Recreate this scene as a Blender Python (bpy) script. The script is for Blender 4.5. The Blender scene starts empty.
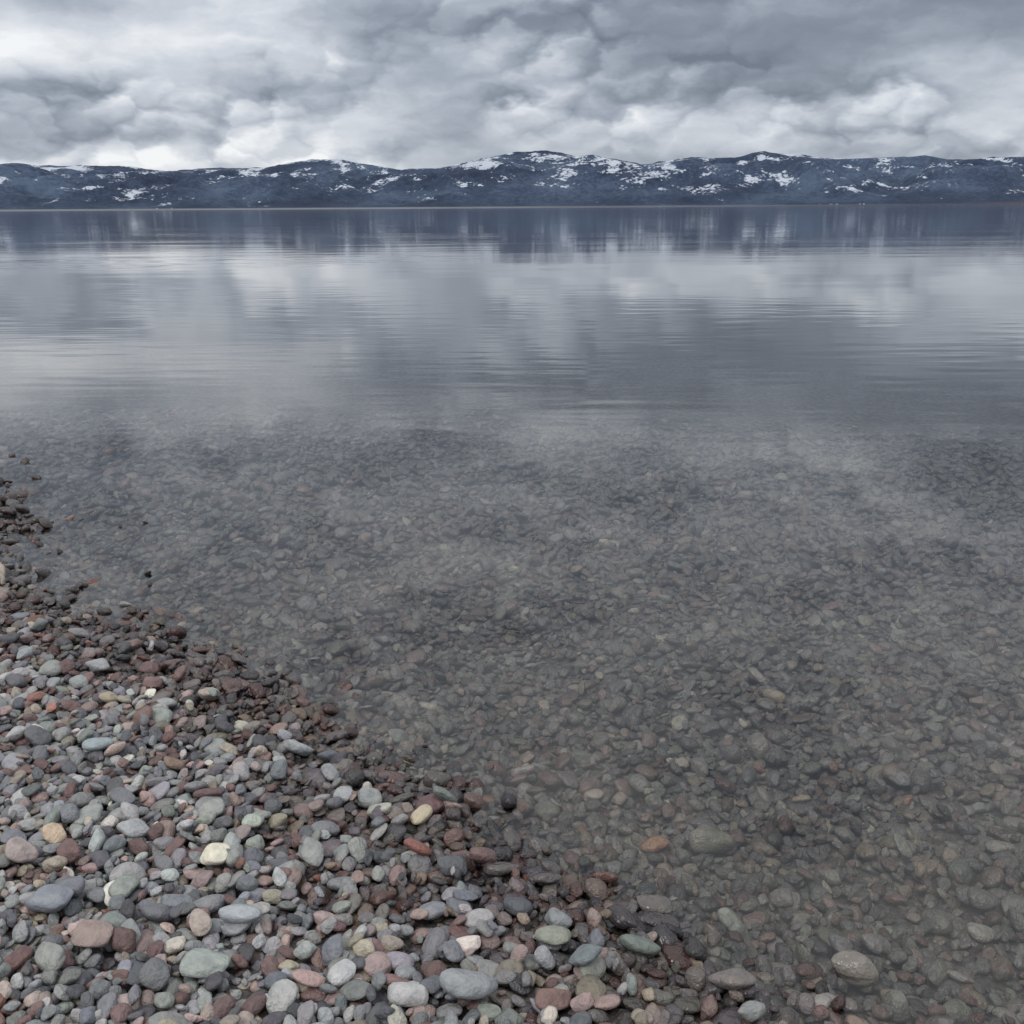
import bpy, math, random
import numpy as np
from mathutils import Vector, Matrix, Euler
random.seed(7); rng=np.random.default_rng(7)
scene=bpy.context.scene
# ---------------------------------------------------------------- camera
F=1027.0; CAMH=1.62; PITCH=math.radians(16.5); ROLL=math.radians(0.36)
fwd=Vector((0,math.cos(PITCH),-math.sin(PITCH)))
r0=Vector((1,0,0)); u0=r0.cross(fwd)
rt=r0*math.cos(ROLL)-u0*math.sin(ROLL); up=rt.cross(fwd)
CAM=Vector((0,0,CAMH))
cd=bpy.data.cameras.new("camera"); cam=bpy.data.objects.new("camera",cd)
scene.collection.objects.link(cam)
R=Matrix((rt,up,-fwd)).transposed()
cam.matrix_world=Matrix.Translation(CAM)@R.to_4x4()
cd.sensor_width=36; cd.lens=36*F/1024; cd.clip_start=0.05; cd.clip_end=90000
scene.camera=cam
scene.view_settings.view_transform='Standard'
scene.view_settings.look='None'; scene.view_settings.exposure=0
def pdir(px,py):
    return (fwd+rt*((px-512)/F)-up*((py-512)/F)).normalized()
def ground(px,py,z=0.0):
    d=pdir(px,py); t=(z-CAMH)/d.z
    p=CAM+d*t; return (p.x,p.y)
# ---------------------------------------------------------------- node helpers
class NT:
    def __init__(s,nt): s.nt=nt; s.n=nt.nodes; s.l=nt.links
    def put(s,sock,v):
        if v is None: return
        if isinstance(v,bpy.types.NodeSocket): s.l.new(v,sock)
        else: sock.default_value=v
    def m(s,op,a,b=None,c=None,clamp=False):
        n=s.n.new('ShaderNodeMath'); n.operation=op; n.use_clamp=clamp
        for i,v in enumerate((a,b,c)):
            if v is not None: s.put(n.inputs[i],v)
        return n.outputs[0]
    def vm(s,op,a,b=None,scale=None,out=0):
        n=s.n.new('ShaderNodeVectorMath'); n.operation=op
        s.put(n.inputs[0],a)
        if b is not None: s.put(n.inputs[1],b)
        if scale is not None: s.put(n.inputs['Scale'],scale)
        return n.outputs[out]
    def noise(s,vec,scale,detail=4,rough=.5,dist=0,out=0):
        n=s.n.new('ShaderNodeTexNoise')
        if vec is not None: s.l.new(vec,n.inputs['Vector'])
        n.inputs['Scale'].default_value=scale; n.inputs['Detail'].default_value=detail
        n.inputs['Roughness'].default_value=rough; n.inputs['Distortion'].default_value=dist
        return n.outputs[out]
    def ramp(s,fac,stops,interp='LINEAR'):
        n=s.n.new('ShaderNodeValToRGB'); cr=n.color_ramp; cr.interpolation=interp
        while len(cr.elements)<len(stops): cr.elements.new(.5)
        for e,(p,c) in zip(cr.elements,stops):
            e.position=p; e.color=(c,c,c,1) if isinstance(c,(int,float)) else (*c,1)
        s.put(n.inputs[0],fac); return n.outputs[0]
    def mix(s,fac,a,b,mode='MIX'):
        n=s.n.new('ShaderNodeMix'); n.data_type='RGBA'; n.blend_type=mode
        s.put(n.inputs[0],fac)
        for k,v in ((6,a),(7,b)):
            if isinstance(v,tuple) and len(v)==3: v=(*v,1)
            s.put(n.inputs[k],v)
        return n.outputs[2]
    def mr(s,v,a,b,c=0,d=1,smooth=False):
        n=s.n.new('ShaderNodeMapRange'); n.interpolation_type='SMOOTHSTEP' if smooth else 'LINEAR'
        s.put(n.inputs[0],v)
        for i,x in zip((1,2,3,4),(a,b,c,d)): n.inputs[i].default_value=x
        return n.outputs[0]
    def sep(s,v):
        n=s.n.new('ShaderNodeSeparateXYZ'); s.l.new(v,n.inputs[0]); return n.outputs
    def comb(s,x,y,z):
        n=s.n.new('ShaderNodeCombineXYZ')
        for i,v in enumerate((x,y,z)): s.put(n.inputs[i],v)
        return n.outputs[0]
    def bump(s,h,dist,strength=1,normal=None):
        n=s.n.new('ShaderNodeBump'); s.l.new(h,n.inputs['Height'])
        n.inputs['Distance'].default_value=dist; n.inputs['Strength'].default_value=strength
        if normal is not None: s.l.new(normal,n.inputs['Normal'])
        return n.outputs[0]
def newmat(name):
    m=bpy.data.materials.new(name); m.use_nodes=True; m.node_tree.nodes.clear()
    t=NT(m.node_tree); o=t.n.new('ShaderNodeOutputMaterial'); return m,t,o
def princ(t,o,col,rough,normal=None,spec=.5):
    p=t.n.new('ShaderNodeBsdfPrincipled')
    t.put(p.inputs['Base Color'],col); t.put(p.inputs['Roughness'],rough)
    if normal is not None: t.l.new(normal,p.inputs['Normal'])
    t.put(p.inputs['Specular IOR Level'],spec)
    t.l.new(p.outputs[0],o.inputs[0]); return p
# ---------------------------------------------------------------- world / overcast sky
SUN_EL=math.radians(56); SUN_AZ=math.radians(215)   # from behind-left, clockwise from +Y
w=bpy.data.worlds.new("World"); scene.world=w; w.use_nodes=True
w.node_tree.nodes.clear(); t=NT(w.node_tree)
wo=t.n.new('ShaderNodeOutputWorld')
sky=t.n.new('ShaderNodeTexSky'); sky.sky_type='NISHITA'; sky.sun_disc=False
sky.sun_elevation=SUN_EL; sky.sun_rotation=SUN_AZ
bg1=t.n.new('ShaderNodeBackground'); t.l.new(sky.outputs[0],bg1.inputs[0]); bg1.inputs[1].default_value=.1
tc=t.n.new('ShaderNodeTexCoord'); D=tc.outputs['Generated']
x,y,z=t.sep(D)
az=t.m('ARCTAN2',x,y); el=t.m('ARCSINE',z)
Q=t.comb(az,t.m('MULTIPLY',el,1.75),0.0)          # flattened banks
wv=t.noise(Q,14,4,.6,0,1)
wv=t.vm('SCALE',t.vm('SUBTRACT',wv,(.5,.5,.5)),scale=.085)
Qw=t.vm('ADD',Q,wv)
Qu=t.vm('ADD',Qw,(-.006,.015,0))
def puffs(v):
    s=None
    for sc,a in ((11,.60),(27,.36)):
        n=t.n.new('ShaderNodeTexVoronoi'); n.voronoi_dimensions='2D'; t.l.new(v,n.inputs['Vector']); n.inputs['Scale'].default_value=sc
        d=n.outputs['Distance']; h=t.m('MULTIPLY',t.m('MULTIPLY',d,d),-a)
        s=h if s is None else t.m('ADD',s,h)
    return s
b1=puffs(Qw); b2=puffs(Qu)
n0=t.noise(Q,3.0,1,.5)
Qs=t.vm('ADD',t.vm('MULTIPLY',Q,(.62,1,1)),t.vm('SCALE',wv,scale=.45))
n1=t.noise(Qs,8.0,6,.55)
rel=t.m('SUBTRACT',b1,b2)
mask=t.mr(t.noise(Qs,5.5,2,.5),.40,.58,.18,1.0,True)     # calm sheets between billowed banks
B=t.m('ADD',.52,t.m('MULTIPLY',t.m('SUBTRACT',n0,.5),.45))
B=t.m('ADD',B,t.m('MULTIPLY',t.m('MULTIPLY',rel,1.15),mask))
B=t.m('ADD',B,t.m('MULTIPLY',t.m('MULTIPLY',t.m('ADD',b1,.2),.32),mask))
B=t.m('ADD',B,t.m('MULTIPLY',t.m('SUBTRACT',n1,.5),1.35))
AE=t.comb(az,el,0.0)
def blob(px,py,sx,sy,amp):
    global B
    d=pdir(px,py); a=math.atan2(d.x,d.y); e=math.asin(abs(d.z))
    q=t.vm('MULTIPLY',t.vm('SUBTRACT',AE,(a,e,0)),(F/sx*.7071,F/sy*.7071,0))
    n=t.n.new('ShaderNodeVectorMath'); n.operation='DOT_PRODUCT'; t.l.new(q,n.inputs[0]); t.l.new(q,n.inputs[1])
    g=t.m('POWER',.36788,n.outputs['Value'])
    B=t.m('MULTIPLY_ADD',g,amp,B)
for b in [(150,50,150,24,.12),(40,108,90,24,-.22),(300,105,110,22,.10),(780,22,260,34,-.24),(60,2,120,12,-.16),
          (760,125,300,20,.08),(130,160,220,9,.22),
          # parts of the cloud deck higher than the frame (seen mirrored in the lake)
          (60,388,230,30,.28),(880,295,200,24,.08),(880,400,230,45,-.12),(600,435,150,18,.26),
          (150,475,260,34,-.08),(330,565,160,26,.18),(950,540,140,50,.12)]:
    blob(*b)
B=t.m('ADD',B,t.mr(z,.24,.75,0,.55))
ccol=t.ramp(B,[(0,(.165,.190,.240)),(.28,(.255,.292,.355)),(.52,(.415,.458,.53)),(.76,(.65,.685,.745)),(1,(.93,.945,.965))])
bg2=t.n.new('ShaderNodeBackground'); t.l.new(ccol,bg2.inputs[0]); bg2.inputs[1].default_value=1.0
ms=t.n.new('ShaderNodeMixShader'); ms.inputs[0].default_value=.94
t.l.new(bg1.outputs[0],ms.inputs[1]); t.l.new(bg2.outputs[0],ms.inputs[2]); t.l.new(ms.outputs[0],wo.inputs[0])
w.cycles.sampling_method='NONE'
sl=bpy.data.lights.new("sun",'SUN'); sl.energy=1.2; sl.angle=math.radians(25); sl.color=(1,.96,.91)
so=bpy.data.objects.new("sun",sl); scene.collection.objects.link(so)
sd=Vector((math.sin(SUN_AZ)*math.cos(SUN_EL),math.cos(SUN_AZ)*math.cos(SUN_EL),math.sin(SUN_EL)))
so.rotation_euler=sd.to_track_quat('Z','Y').to_euler()
# ---------------------------------------------------------------- numpy noise
def vnoise(x,y,seed=0):
    xi=np.floor(x).astype(np.int64); yi=np.floor(y).astype(np.int64); xf=x-xi; yf=y-yi
    def h(a,b):
        n=(a*374761393+b*668265263+seed*974634777)&0xffffffff
        n=((n^(n>>13))*1274126177)&0xffffffff
        return ((n^(n>>16))&0xffff)/65535.0
    u=xf*xf*(3-2*xf); v=yf*yf*(3-2*yf)
    return (h(xi,yi)*(1-u)+h(xi+1,yi)*u)*(1-v)+(h(xi,yi+1)*(1-u)+h(xi+1,yi+1)*u)*v
def fbm(x,y,seed=0,o=5,g=.5):
    s=0;a=1;n=0
    for i in range(o):
        s=s+a*vnoise(x,y,seed+i*17); n+=a; a*=g; x=x*2.03+3.1; y=y*2.03+7.7
    return s/n
# ---------------------------------------------------------------- shoreline
pix=[(-120,470),(-35,490),(6,506),(22,528),(-12,552),(22,584),(90,612),(180,636),(245,662),(297,700),(352,736),(410,770),
     (462,804),(520,838),(577,872),(632,900),(692,932),(752,970),(815,1012),(910,1085)]
line=[(-300,60),(-40,16),(-9,8.0)]+[ground(*p) for p in pix]+[(2.2,-.6),(9,-12),(60,-120)]
L=np.array(line)
def sdist(X,Y):
    best=np.full(X.shape,1e9); sgn=np.zeros(X.shape)
    for i in range(len(L)-1):
        a=L[i]; b=L[i+1]; ab=b-a
        tt=np.clip(((X-a[0])*ab[0]+(Y-a[1])*ab[1])/(ab@ab),0,1)
        dx=X-(a[0]+tt*ab[0]); dy=Y-(a[1]+tt*ab[1]); d=np.hypot(dx,dy)
        cr=ab[0]*(Y-a[1])-ab[1]*(X-a[0])
        m=d<best-1e-9
        best=np.where(m,d,best); sgn=np.where(m,np.where(cr<0,1,-1),sgn)
    return best*sgn   # + on land
def base_z(X,Y):
    s=sdist(X,Y); s=s+ .07*(fbm(X*2.2,Y*2.2,3,3)-.5)*2*np.clip(1-np.abs(s)/3,0.15,1)
    land=np.where(s<.15,.20*s,.03+.10*(s-.15)); land=np.where(s<2,land,.215+ .05*(s-2)); land=np.minimum(land,4+0*s)
    d=-s
    dep=np.where(d<.4,.17*d,.068+.036*(d-.4)); dep=np.where(d>4,.198+.06*(d-4),dep); dep=np.where(d>12,.678+.12*(d-12),dep); dep=np.minimum(dep,25)
    zz=np.where(s>0,land,-dep)
    return zz+ .007*(fbm(X*3,Y*3,9,3)-.5)*2,s
# ---------------------------------------------------------------- pebbles
m,t,o=newmat("pebble_stone")
def att(n):
    a=t.n.new('ShaderNodeAttribute'); a.attribute_type='INSTANCER'; a.attribute_name=n; return a
ta=att('tint'); wa=att('wet'); ra=att('rnd')
tc=t.n.new('ShaderNodeTexCoord'); ob=tc.outputs['Object']
off=t.vm('SCALE',ra.outputs['Vector'],scale=37.0)
oc=t.vm('ADD',t.vm('MULTIPLY',ob,(1,.8,.45)),off)
sp=t.noise(oc,1.5,3,.62)
c=t.mix(1.0,ta.outputs['Color'],t.ramp(sp,[(.3,(.78,.78,.79)),(.5,(1,1,1)),(.72,(1.22,1.20,1.16))]),'MULTIPLY')
wet=wa.outputs['Fac']
drk=t.mix(1.0,c,(.38,.36,.355),'MULTIPLY')
c=t.mix(wet,c,drk)
rough=t.mr(wet,0,1,.60,.16)
princ(t,o,c,rough,t.bump(sp,.03,.5),.5)
pm=m
src=bpy.data.collections.new("pebble_shapes")
import bmesh
bm=bmesh.new(); bmesh.ops.create_icosphere(bm,subdivisions=3,radius=1)
bm.verts.ensure_lookup_table()
V=np.array([v.co[:] for v in bm.verts]); FC=[[v.index for v in f.verts] for f in bm.faces]; bm.free()
NS=24
for k in range(NS):
    n=rng.integers(8,13); N=rng.normal(size=(n,3)); N/=np.linalg.norm(N,axis=1)[:,None]
    N=np.vstack([N,-N*.999]); h=rng.uniform(.80,1.0,len(N))
    p=rng.choice([3.8,5,7,10])
    dd=np.clip(V@N.T,0,None)/h
    r=(dd**p).sum(1)**(-1/p)
    Q_=V*r[:,None]
    nz=fbm(V[:,0]*1.2+9*k+50,V[:,1]*1.2+V[:,2]*.9+50,k,2)-.5
    Q_*=(1+.20*nz)[:,None]
    Q_-= (Q_.max(0)+Q_.min(0))/2; Q_/=np.abs(Q_).max(0)
    Q_[:,1]*=1+.28*rng.uniform(-1,1)*Q_[:,0]    # egg-shaped
    me=bpy.data.meshes.new(f"pebble_{k:02d}"); me.from_pydata(Q_.tolist(),[],FC); me.polygons.foreach_set('use_smooth',[True]*len(FC))
    me.materials.append(pm); src.objects.link(bpy.data.objects.new(f"pebble_{k:02d}",me))
# heightmap deposition
cell=.0072; x0,x1,y0,y1=-4.8,6.2,.9,10.2
gx=np.arange(x0,x1,cell); gy=np.arange(y0,y1,cell)
GX,GY=np.meshgrid(gx,gy); BZ,SD=base_z(GX,GY); HM=BZ.copy(); BASE=BZ
pal=[((.29,.30,.32),23),((.18,.19,.215),18),((.40,.41,.42),14),((.25,.27,.26),11),((.110,.115,.13),12),((.19,.125,.122),12),((.32,.24,.232),8),((.42,.35,.33),4.5),
     ((.43,.38,.31),3),((.64,.62,.57),2.2),((.30,.27,.23),5),((.34,.19,.145),1.2)]
pc=np.array([c for c,_ in pal])*np.array((.97,.945,.915)); pw=np.array([q for _,q in pal]); pw=pw/pw.sum()
pts=[];rots=[];scs=[];idx=[];cols=[];wets=[];rnd=[]
def drop(px,py,a,b,c,tilt=.19,color=None,wet=None,ang=None):
    if ang is None: ang=random.random()*math.pi*2
    ca,sa=math.cos(ang),math.sin(ang)
    rr=a*.98
    i0=int((px-rr-x0)/cell); i1=int((px+rr-x0)/cell)+1; j0=int((py-rr-y0)/cell); j1=int((py+rr-y0)/cell)+1
    if i0<0 or j0<0 or i1>=len(gx) or j1>=len(gy): return False
    sub=HM[j0:j1,i0:i1]; dx=gx[i0:i1][None,:]-px; dy=gy[j0:j1][:,None]-py
    u=(dx*ca+dy*sa)/a; v=(-dx*sa+dy*ca)/b; q=u*u+v*v
    mk=q<.85
    if mk.sum()<3: mk=q<1.6
    if mk.sum()<2: return False
    hh=sub[mk]; DX=np.broadcast_to(dx,q.shape)[mk]; DY=np.broadcast_to(dy,q.shape)[mk]
    mh=hh.mean(); sx=((DX)*(hh-mh)).sum()/((DX*DX).sum()+1e-7); sy=((DY)*(hh-mh)).sum()/((DY*DY).sum()+1e-7)
    sx=max(-.6,min(.6,sx*.8+random.gauss(0,tilt))); sy=max(-.6,min(.6,sy*.8+random.gauss(0,tilt)))
    pl=DX*sx+DY*sy
    bt=c*np.sqrt(np.clip(1-q[mk],0,1))
    need=hh-pl+bt
    zc=.5*need.max()+.5*need.mean()- .12*c
    top=zc+pl+bt
    s2=sub.copy(); s2[mk]=np.maximum(sub[mk],top); HM[j0:j1,i0:i1]=s2
    nrm=Vector((-sx,-sy,1)).normalized()
    ux=Vector((ca,sa,ca*sx+sa*sy)).normalized(); uy=nrm.cross(ux)
    e=Matrix((ux,uy,nrm)).transposed().to_euler()
    pts.append([px,py,zc]); rots.append(e[:]); scs.append((a,b,c)); idx.append(random.randrange(NS)); rnd.append((random.random(),random.random(),random.random()))
    if color is None: color=pc[rng.choice(len(pc),p=pw)]
    cols.append(np.array(color)*random.uniform(.72,1.28)*(1+rng.normal(0,.025,3))); wets.append(-1 if wet is None else wet)
    return True
def rel_h(px,py):
    j=int((py-y0)/cell); i=int((px-x0)/cell); return HM[j,i]-BASE[j,i]
def samp():
    while True:
        yy=random.uniform(1.15,9.8); xx=random.uniform(-4.7,6.1)
        if not(-.55*yy-.30<xx<.55*yy+.45): continue
        s=SD[int((yy-y0)/cell),int((xx-x0)/cell)]
        dn=1.0 if yy<3.2 else max(.24,1-(yy-3.2)*.20)
        if yy>7: dn*=max(.03,1-(yy-7)/2.8)
        if s<-.35: dn*=.52
        if random.random()<dn: return xx,yy
NP=51000
for k in range(NP):
    best=None
    for _ in range(4):
        xx,yy=samp(); r=rel_h(xx,yy)
        if best is None or r<best[0]: best=(r,xx,yy)
    _,xx,yy=best
    a=.5*min(.085,max(.014,random.lognormvariate(math.log(.0325),.40)))
    if yy>4.0: a*=min(1.4,1+(yy-4.0)*.16)
    b=a*random.uniform(.58,.93); c=a*random.uniform(.32,.62)
    drop(xx,yy,a,b,c)
near=(np.abs(SD)<.08)&(GY>1.6)&(GY<4.6)
SHIFT=-float(np.mean((HM-BASE)[near]))+.001
print("shift",SHIFT)
HM+=SHIFT
def put(px,py,wpx,hpx,color,wet=None):
    x_,y_=ground(px,py,.05 if px<600 and py>600 else .0)
    dist=math.sqrt(x_*x_+y_*y_+CAMH**2)
    a=wpx/2/F*dist
    if drop(x_,y_,a,a*min(.95,hpx/wpx/.75),a*.40,.08,color,wet,random.uniform(-.25,.25)): pts[-1][2]-=SHIFT
for s in [(55,935,40,22,(.24,.26,.29)),(98,972,34,23,(.37,.28,.26)),(217,876,28,22,(.60,.56,.46)),(418,856,28,20,(.30,.13,.105)),(470,1008,54,24,(.30,.31,.31)),
          (243,945,38,18,(.33,.35,.37)),(208,995,42,20,(.26,.28,.27)),(310,1000,30,22,(.36,.26,.24)),(640,965,38,20,(.22,.26,.24)),(553,945,34,18,(.33,.35,.29)),
          (137,846,30,20,(.34,.37,.39)),(27,885,28,20,(.35,.28,.26)),(100,760,28,14,(.33,.36,.39)),(605,882,26,14,(.42,.25,.21)),(585,968,32,20,(.20,.22,.24)),
          (175,773,22,14,(.33,.22,.17)),(58,858,22,16,(.48,.38,.28)),(730,1000,42,22,(.22,.20,.19)),(445,798,30,18,(.18,.21,.19)),(655,835,28,13,(.7,.36,.25)),
          (762,744,14,7,(.8,.36,.28)),(523,750,24,10,(.65,.63,.62)),(803,778,18,9,(.8,.68,.48)),(712,828,44,16,(.42,.41,.36)),(855,970,40,22,(.44,.44,.38)),(985,912,26,14,(.5,.51,.50))]:
    put(*s)
for s in [(25,462,11),(12,456,7),(37,478,9),(8,482,8),(10,503,18),(24,516,18),(26,528,16),(46,527,14),(8,519,18),(145,523,6),(120,527,5),(148,574,8),(150,585,6),(44,574,18),(70,600,14),
          (105,612,14),(132,616,10),(60,552,7),(40,545,9)]:
    x_,y_=ground(s[0],s[1],0.0); a=s[2]/2/F*math.hypot(x_,y_)
    if drop(x_,y_,a,a*.8,a*.45,.1,(.14,.12,.115),1):
        pts[-1][2]=max(pts[-1][2],.004)-SHIFT
pts=np.array(pts); pts[:,2]+=SHIFT
n=len(pts); scs=np.array(scs); cols=np.array(cols); W=np.array(wets,dtype=float)
zc=pts[:,2]; top=zc+scs[:,2]*.6
nzw=fbm(pts[:,0]*3,pts[:,1]*3,88,3)-.5
auto=np.clip((.070-top)/.026+nzw*1.3+rng.normal(0,.20,n),0,1)
W=np.where(W<0,auto,W)
wl=((top>0)&(W>.5))[:,None]; cols=np.where(wl,cols*np.array((.95,.86,.84)),cols)
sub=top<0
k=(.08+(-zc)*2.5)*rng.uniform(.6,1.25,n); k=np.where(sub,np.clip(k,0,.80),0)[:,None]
depth_haze=np.array((.235,.225,.20))  # water absorption and surface haze, painted into stone colour by depth
cols=cols*(1-k)+depth_haze*k
cols=np.where(sub[:,None],cols*np.array((.84,.81,.765))*rng.uniform(.82,1.25,(n,1)),cols)  # submerged colours darkened as well, in place of light lost in water
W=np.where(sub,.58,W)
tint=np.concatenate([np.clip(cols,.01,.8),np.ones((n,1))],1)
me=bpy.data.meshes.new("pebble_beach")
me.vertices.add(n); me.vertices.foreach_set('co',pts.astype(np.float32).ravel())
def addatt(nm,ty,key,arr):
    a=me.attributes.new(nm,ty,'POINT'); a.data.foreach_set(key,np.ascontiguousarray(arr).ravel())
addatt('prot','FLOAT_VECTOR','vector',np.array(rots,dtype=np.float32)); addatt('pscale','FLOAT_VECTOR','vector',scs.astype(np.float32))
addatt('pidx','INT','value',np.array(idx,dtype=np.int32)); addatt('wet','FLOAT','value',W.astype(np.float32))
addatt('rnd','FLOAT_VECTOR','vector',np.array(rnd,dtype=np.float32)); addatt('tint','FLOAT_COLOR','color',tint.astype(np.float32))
pb=bpy.data.objects.new("pebble_beach",me); scene.collection.objects.link(pb)
g=bpy.data.node_groups.new("scatter_pebbles",'GeometryNodeTree')
g.interface.new_socket("Geometry",in_out='INPUT',socket_type='NodeSocketGeometry'); g.interface.new_socket("Geometry",in_out='OUTPUT',socket_type='NodeSocketGeometry')
gi=g.nodes.new('NodeGroupInput'); go=g.nodes.new('NodeGroupOutput')
ci=g.nodes.new('GeometryNodeCollectionInfo'); ci.inputs['Collection'].default_value=src
ci.inputs['Separate Children'].default_value=True; ci.inputs['Reset Children'].default_value=True
ip=g.nodes.new('GeometryNodeInstanceOnPoints'); ip.inputs['Pick Instance'].default_value=True
def na_(nm,ty):
    q=g.nodes.new('GeometryNodeInputNamedAttribute'); q.data_type=ty; q.inputs['Name'].default_value=nm
    return [s for s in q.outputs if s.enabled and s.name=='Attribute'][0]
er=g.nodes.new('FunctionNodeEulerToRotation')
g.links.new(na_('prot','FLOAT_VECTOR'),er.inputs[0]); g.links.new(er.outputs[0],ip.inputs['Rotation'])
g.links.new(na_('pscale','FLOAT_VECTOR'),ip.inputs['Scale']); g.links.new(na_('pidx','INT'),ip.inputs['Instance Index'])
g.links.new(gi.outputs[0],ip.inputs['Points']); g.links.new(ci.outputs[0],ip.inputs['Instance']); g.links.new(ip.outputs[0],go.inputs[0])
md=pb.modifiers.new("scatter",'NODES'); md.node_group=g
# ---------------------------------------------------------------- ground sheet (beach + lake bed)
def axis(lo,hi,step,far,g=1.16):
    c=list(np.arange(lo,hi+1e-6,step)); s=step; v=c[-1]
    while v<far: s*=g; v+=s; c.append(v)
    s=step; v=c[0]
    while v>-far: s*=g; v-=s; c.insert(0,v)
    return np.array(c)
def grid_obj(name,X,Y,Z,mat,smooth=True):
    ny,nx=X.shape; co=np.stack([X,Y,Z],-1).reshape(-1,3)
    i=np.arange(ny*nx).reshape(ny,nx)
    f=np.stack([i[:-1,:-1],i[:-1,1:],i[1:,1:],i[1:,:-1]],-1).reshape(-1,4)
    me=bpy.data.meshes.new(name); me.vertices.add(len(co)); me.vertices.foreach_set('co',co.ravel())
    me.loops.add(f.size); me.loops.foreach_set('vertex_index',f.ravel().astype(np.int32))
    me.polygons.add(len(f)); me.polygons.foreach_set('loop_start',np.arange(0,f.size,4,dtype=np.int32))
    me.update(calc_edges=True); me.validate()
    me.polygons.foreach_set('use_smooth',np.full(len(f),smooth))
    me.materials.append(mat); ob=bpy.data.objects.new(name,me); scene.collection.objects.link(ob); return ob
m,t,o=newmat("wet_gravel")
geo=t.n.new('ShaderNodeNewGeometry'); pos=geo.outputs['Position']
vor=t.n.new('ShaderNodeTexVoronoi'); vor.voronoi_dimensions='2D'; vor.inputs['Scale'].default_value=19; t.l.new(pos,vor.inputs['Vector'])
g1=t.noise(pos,60,2,.6)
cellc=t.ramp(t.sep(vor.outputs['Color'])[0],[(0,(.06,.06,.058)),(.35,(.095,.093,.088)),(.6,(.11,.098,.088)),(.8,(.135,.13,.12)),(1,(.18,.17,.145))])
edge=t.mr(vor.outputs['Distance'],.25,.7,1,.35)
col=t.mix(1.0,cellc,edge,'MULTIPLY')
fine=t.ramp(g1,[(.3,(.035,.032,.031)),(.7,(.10,.088,.082))])
px_,py_,pz_=t.sep(pos)
col=t.mix(t.mr(py_,5.0,7.0,0,1),fine,col)
princ(t,o,col,.6,t.bump(g1,.012))
ax=axis(-5,6,.055,16000); ay=axis(0,12,.055,16000)
X,Y=np.meshgrid(ax,ay); Z,_=base_z(X,Y)
grid_obj("ground",X,Y,Z+SHIFT+.008,m)
# ---------------------------------------------------------------- water
m,t,o=newmat("lake_water")
geo=t.n.new('ShaderNodeNewGeometry'); pos=geo.outputs['Position']
mp=t.n.new('ShaderNodeMapping'); mp.inputs['Scale'].default_value=(.5,1.7,1); mp.inputs['Rotation'].default_value=(0,0,.22); t.l.new(pos,mp.inputs[0])
mp2=t.n.new('ShaderNodeMapping'); mp2.inputs['Scale'].default_value=(.05,.14,1); mp2.inputs['Rotation'].default_value=(0,0,-.18); t.l.new(pos,mp2.inputs[0])
h1=t.noise(mp.outputs[0],1.6,1,.5,.0); h2=t.noise(mp2.outputs[0],1.6,2,.5)
patch=t.mr(t.noise(mp2.outputs[0],.6,0,.5),.40,.60,.2,1.0,True)
H=t.m('ADD',t.m('MULTIPLY',t.m('MULTIPLY',h1,patch),.0044),t.m('MULTIPLY',h2,.012))
nb=t.bump(H,1.0)
fr=t.n.new('ShaderNodeFresnel'); fr.inputs[0].default_value=1.47; t.l.new(nb,fr.inputs['Normal'])
gl=t.n.new('ShaderNodeBsdfGlossy'); gl.inputs['Roughness'].default_value=.045; gl.inputs['Color'].default_value=(.98,.985,1,1); t.l.new(nb,gl.inputs['Normal'])
tr=t.n.new('ShaderNodeBsdfTransparent'); tr.inputs[0].default_value=(.96,.97,.96,1)
ms=t.n.new('ShaderNodeMixShader'); t.l.new(fr.outputs[0],ms.inputs[0]); t.l.new(tr.outputs[0],ms.inputs[1]); t.l.new(gl.outputs[0],ms.inputs[2])
t.l.new(ms.outputs[0],o.inputs[0])
me=bpy.data.meshes.new("lake_water"); S=15500
me.from_pydata([(-S,-S,0),(S,-S,0),(S,S,0),(-S,S,0)],[],[(0,1,2,3)]); me.materials.append(m)
scene.collection.objects.link(bpy.data.objects.new("lake_water",me))
# ---------------------------------------------------------------- mountains
prof=[(-300,170),(-150,162),(0,163),(60,164),(120,165),(165,170),(230,168),(270,165),(300,161),(340,161),(375,165),(400,168),(440,168),(470,161),(490,157),(520,153),(548,150),
      (575,154),(592,152),(615,158),(640,163),(665,161),(690,157),(735,156),(765,150),(790,154),(820,156),(850,158),(880,157),(925,154),(945,158),(975,157),(1000,155),(1024,156),(1150,160),(1400,165)]
pa=[];pe=[]
for p in prof:
    d=pdir(*p); pa.append(math.atan2(d.x,d.y)); pe.append(math.asin(d.z))
na=1500; nr=200
A=np.linspace(math.radians(-50),math.radians(50),na); Rr=np.linspace(5600,9800,nr)
AA,RR=np.meshgrid(A,Rr)
E=np.interp(AA,pa,pe)+.0030*(fbm(AA*45+9,AA*0+3,61,5,.55)-.5)
X=RR*np.sin(AA); Y=RR*np.cos(AA)
T=(RR-5600)/(8600-5600); T01=np.clip(T,0,1)
Hs=np.tan(E)*8600
rid=1-np.abs(2*fbm(X/1100,Y/1500,21,6,.55)-1)*1.8
fb=fbm(X/380,Y/420,41,5,.55)-.5
foot=np.exp(-((T-.30)/.09)**2)*np.clip(fbm(X/900+5,Y/3000,77,4)-.28,0,1)*330
mid=np.exp(-((T-.62)/.08)**2)*np.clip(fbm(X/1100+35,Y/3000,97,4)-.28,0,1)*400
core=Hs*(T01**1.6)*.97+foot+mid
core=core+(rid-.5)*220*np.sin(T01*math.pi)**.9 + fb*150*np.clip(T*3,0,1)*(1-.6*T01)
lim=np.tan(E)*RR*.985
core=np.where(T<.95,np.minimum(core,lim-12+ (core-lim)*.06),core)
back=np.clip((T-1)/.4,0,1)
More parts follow.
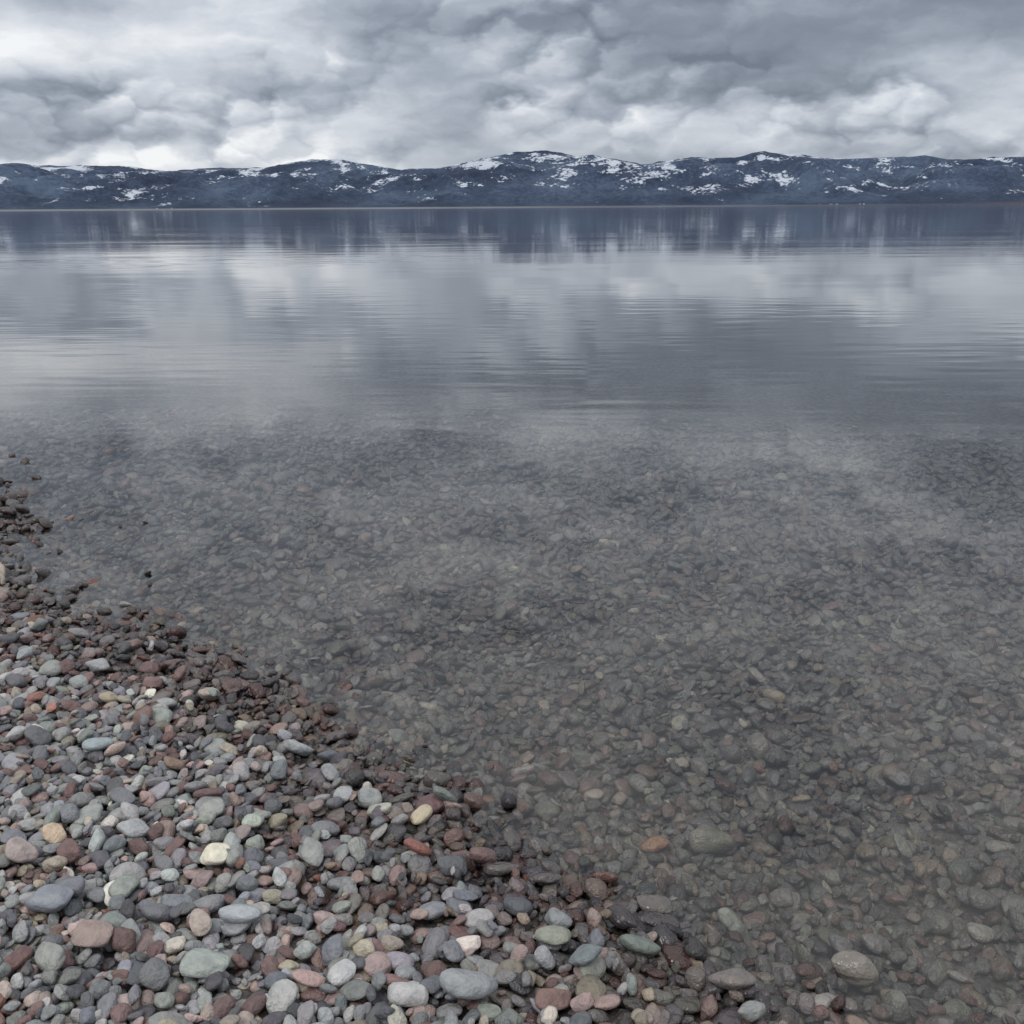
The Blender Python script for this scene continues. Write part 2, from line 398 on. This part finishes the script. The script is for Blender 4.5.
core=core*(1-back*.7)
shore=4+6*fbm(X/400,Y/400,5,2)
Z=np.where(T<.04,shore*np.clip(T/.01,0,1)-1,np.maximum(core,0)*np.clip((T-.04)/.08,0,1)+shore)
Z[0]=-6
m,t,o=newmat("forested_mountain_with_snow")
geo=t.n.new('ShaderNodeNewGeometry'); pos=geo.outputs['Position']
km=t.vm('SCALE',pos,scale=.001)
kx,ky,kz=t.sep(km); zz=kz
f1=t.noise(km,2.2,5,.6); f2=t.noise(km,40,3,.65)
fcol_hazed=t.ramp(t.m('ADD',t.m('MULTIPLY',f1,.65),t.m('MULTIPLY',f2,.35)),[(.38,(.028,.040,.070)),(.5,(.050,.070,.115)),(.62,(.090,.125,.185))])  # bluish aerial haze is painted into these forest tones
fcol_hazed=t.mix(t.mr(zz,.02,.12,.35,0),fcol_hazed,(.020,.030,.054))
s1=t.noise(t.comb(kx,t.m('MULTIPLY',ky,.5),t.m('MULTIPLY',kz,2.5)),5.0,7,.62,.3); s2=t.noise(km,45,2,.6)
sn=t.m('ADD',t.m('MULTIPLY',s1,.74),t.m('MULTIPLY',s2,.26))
sn=t.m('ADD',sn,t.mr(zz,.05,.40,-.050,.026))
sn=t.m('ADD',sn,t.mr(zz,.01,.06,-.08,0))
snow=t.mr(sn,.536,.580,0,1,False)
c=t.mix(t.m('MULTIPLY',snow,.85),fcol_hazed,(.60,.65,.73))
beach=t.m('MULTIPLY',t.mr(zz,.006,.010,1,0),t.mr(kx,-.8,2,.5,.1))
c=t.mix(beach,c,(.34,.34,.34))
red=t.m('MULTIPLY',t.mr(zz,.012,.02,1,0),t.mr(kx,2.2,2.5,0,.45))
c=t.mix(red,c,(.11,.085,.09))
princ(t,o,c,.95,None,.1)
grid_obj("mountain_range",X,Y,Z,m)
# distant lakeside houses
bm=bmesh.new()
def house(px,w_,h_):
    d=pdir(px,205); a=math.atan2(d.x,d.y); r=5640+random.random()*60
    cx,cy=r*math.sin(a),r*math.cos(a); z0=4
    hw=w_/2; dp=5
    v=[bm.verts.new((cx+sx*hw,cy+sy*dp,z0+zz)) for sx,sy,zz in [(-1,-1,0),(1,-1,0),(1,1,0),(-1,1,0),(-1,-1,h_),(1,-1,h_),(1,1,h_),(-1,1,h_)]]
    q=[bm.verts.new((cx-hw,cy,z0+h_+3)),bm.verts.new((cx+hw,cy,z0+h_+3))]
    for f in ([0,1,5,4],[1,2,6,5],[2,3,7,6],[3,0,4,7]): bm.faces.new([v[k] for k in f])
    bm.faces.new([v[4],v[5],q[1],q[0]]); bm.faces.new([v[6],v[7],q[0],q[1]])
    bm.faces.new([v[5],v[6],q[1]]); bm.faces.new([v[7],v[4],q[0]])
for c_,n_,s_ in ((838,7,22),(150,2,20)):
    for k_ in range(n_): house(c_+random.gauss(0,s_),random.uniform(6,10),random.uniform(4,6))
me=bpy.data.meshes.new("distant_village"); bm.to_mesh(me); bm.free()
m,t,o=newmat("painted_siding"); geo=t.n.new('ShaderNodeNewGeometry')
princ(t,o,t.ramp(t.noise(t.vm('SCALE',geo.outputs['Position'],scale=.03),1,1,.5),[(.3,(.12,.12,.13)),(.7,(.4,.4,.4))]),.8)
me.materials.append(m); scene.collection.objects.link(bpy.data.objects.new("distant_village",me))
# ---------------------------------------------------------------- driftwood
m,t,o=newmat("weathered_wood")
tc=t.n.new('ShaderNodeTexCoord'); mp=t.n.new('ShaderNodeMapping'); mp.inputs['Scale'].default_value=(60,60,5); t.l.new(tc.outputs['Object'],mp.inputs[0])
nn=t.noise(mp.outputs[0],1,5,.6)
princ(t,o,t.ramp(nn,[(.3,(.26,.22,.17)),(.7,(.60,.53,.44))]),.8,t.bump(nn,.002))
bx,by=ground(4,582,.03)
path=[Vector((-.34,.26,.14)),Vector((-.22,.18,.125)),Vector((-.10,.09,.11)),Vector((-.02,.03,.085)),Vector((.010,-.03,.03))]
rad=[.020,.024,.021,.018,.008]
bm=bmesh.new(); rings=[]
for i,(p,r) in enumerate(zip(path,rad)):
    tg=(path[min(i+1,4)]-path[max(i-1,0)]).normalized(); s=tg.cross(Vector((0,0,1))).normalized(); q=s.cross(tg)
    rings.append([bm.verts.new(p+(s*math.cos(k*math.pi/5)+q*math.sin(k*math.pi/5))*r*random.uniform(.85,1.15)) for k in range(10)])
for a_,b_ in zip(rings,rings[1:]):
    for k in range(10): bm.faces.new([a_[k],a_[(k+1)%10],b_[(k+1)%10],b_[k]])
bm.faces.new(rings[0][::-1]); bm.faces.new(rings[-1])
me=bpy.data.meshes.new("driftwood"); bm.to_mesh(me); bm.free(); me.materials.append(m)
for p in me.polygons: p.use_smooth=True
dw=bpy.data.objects.new("driftwood",me); dw.location=(bx,by,.0); scene.collection.objects.link(dw)
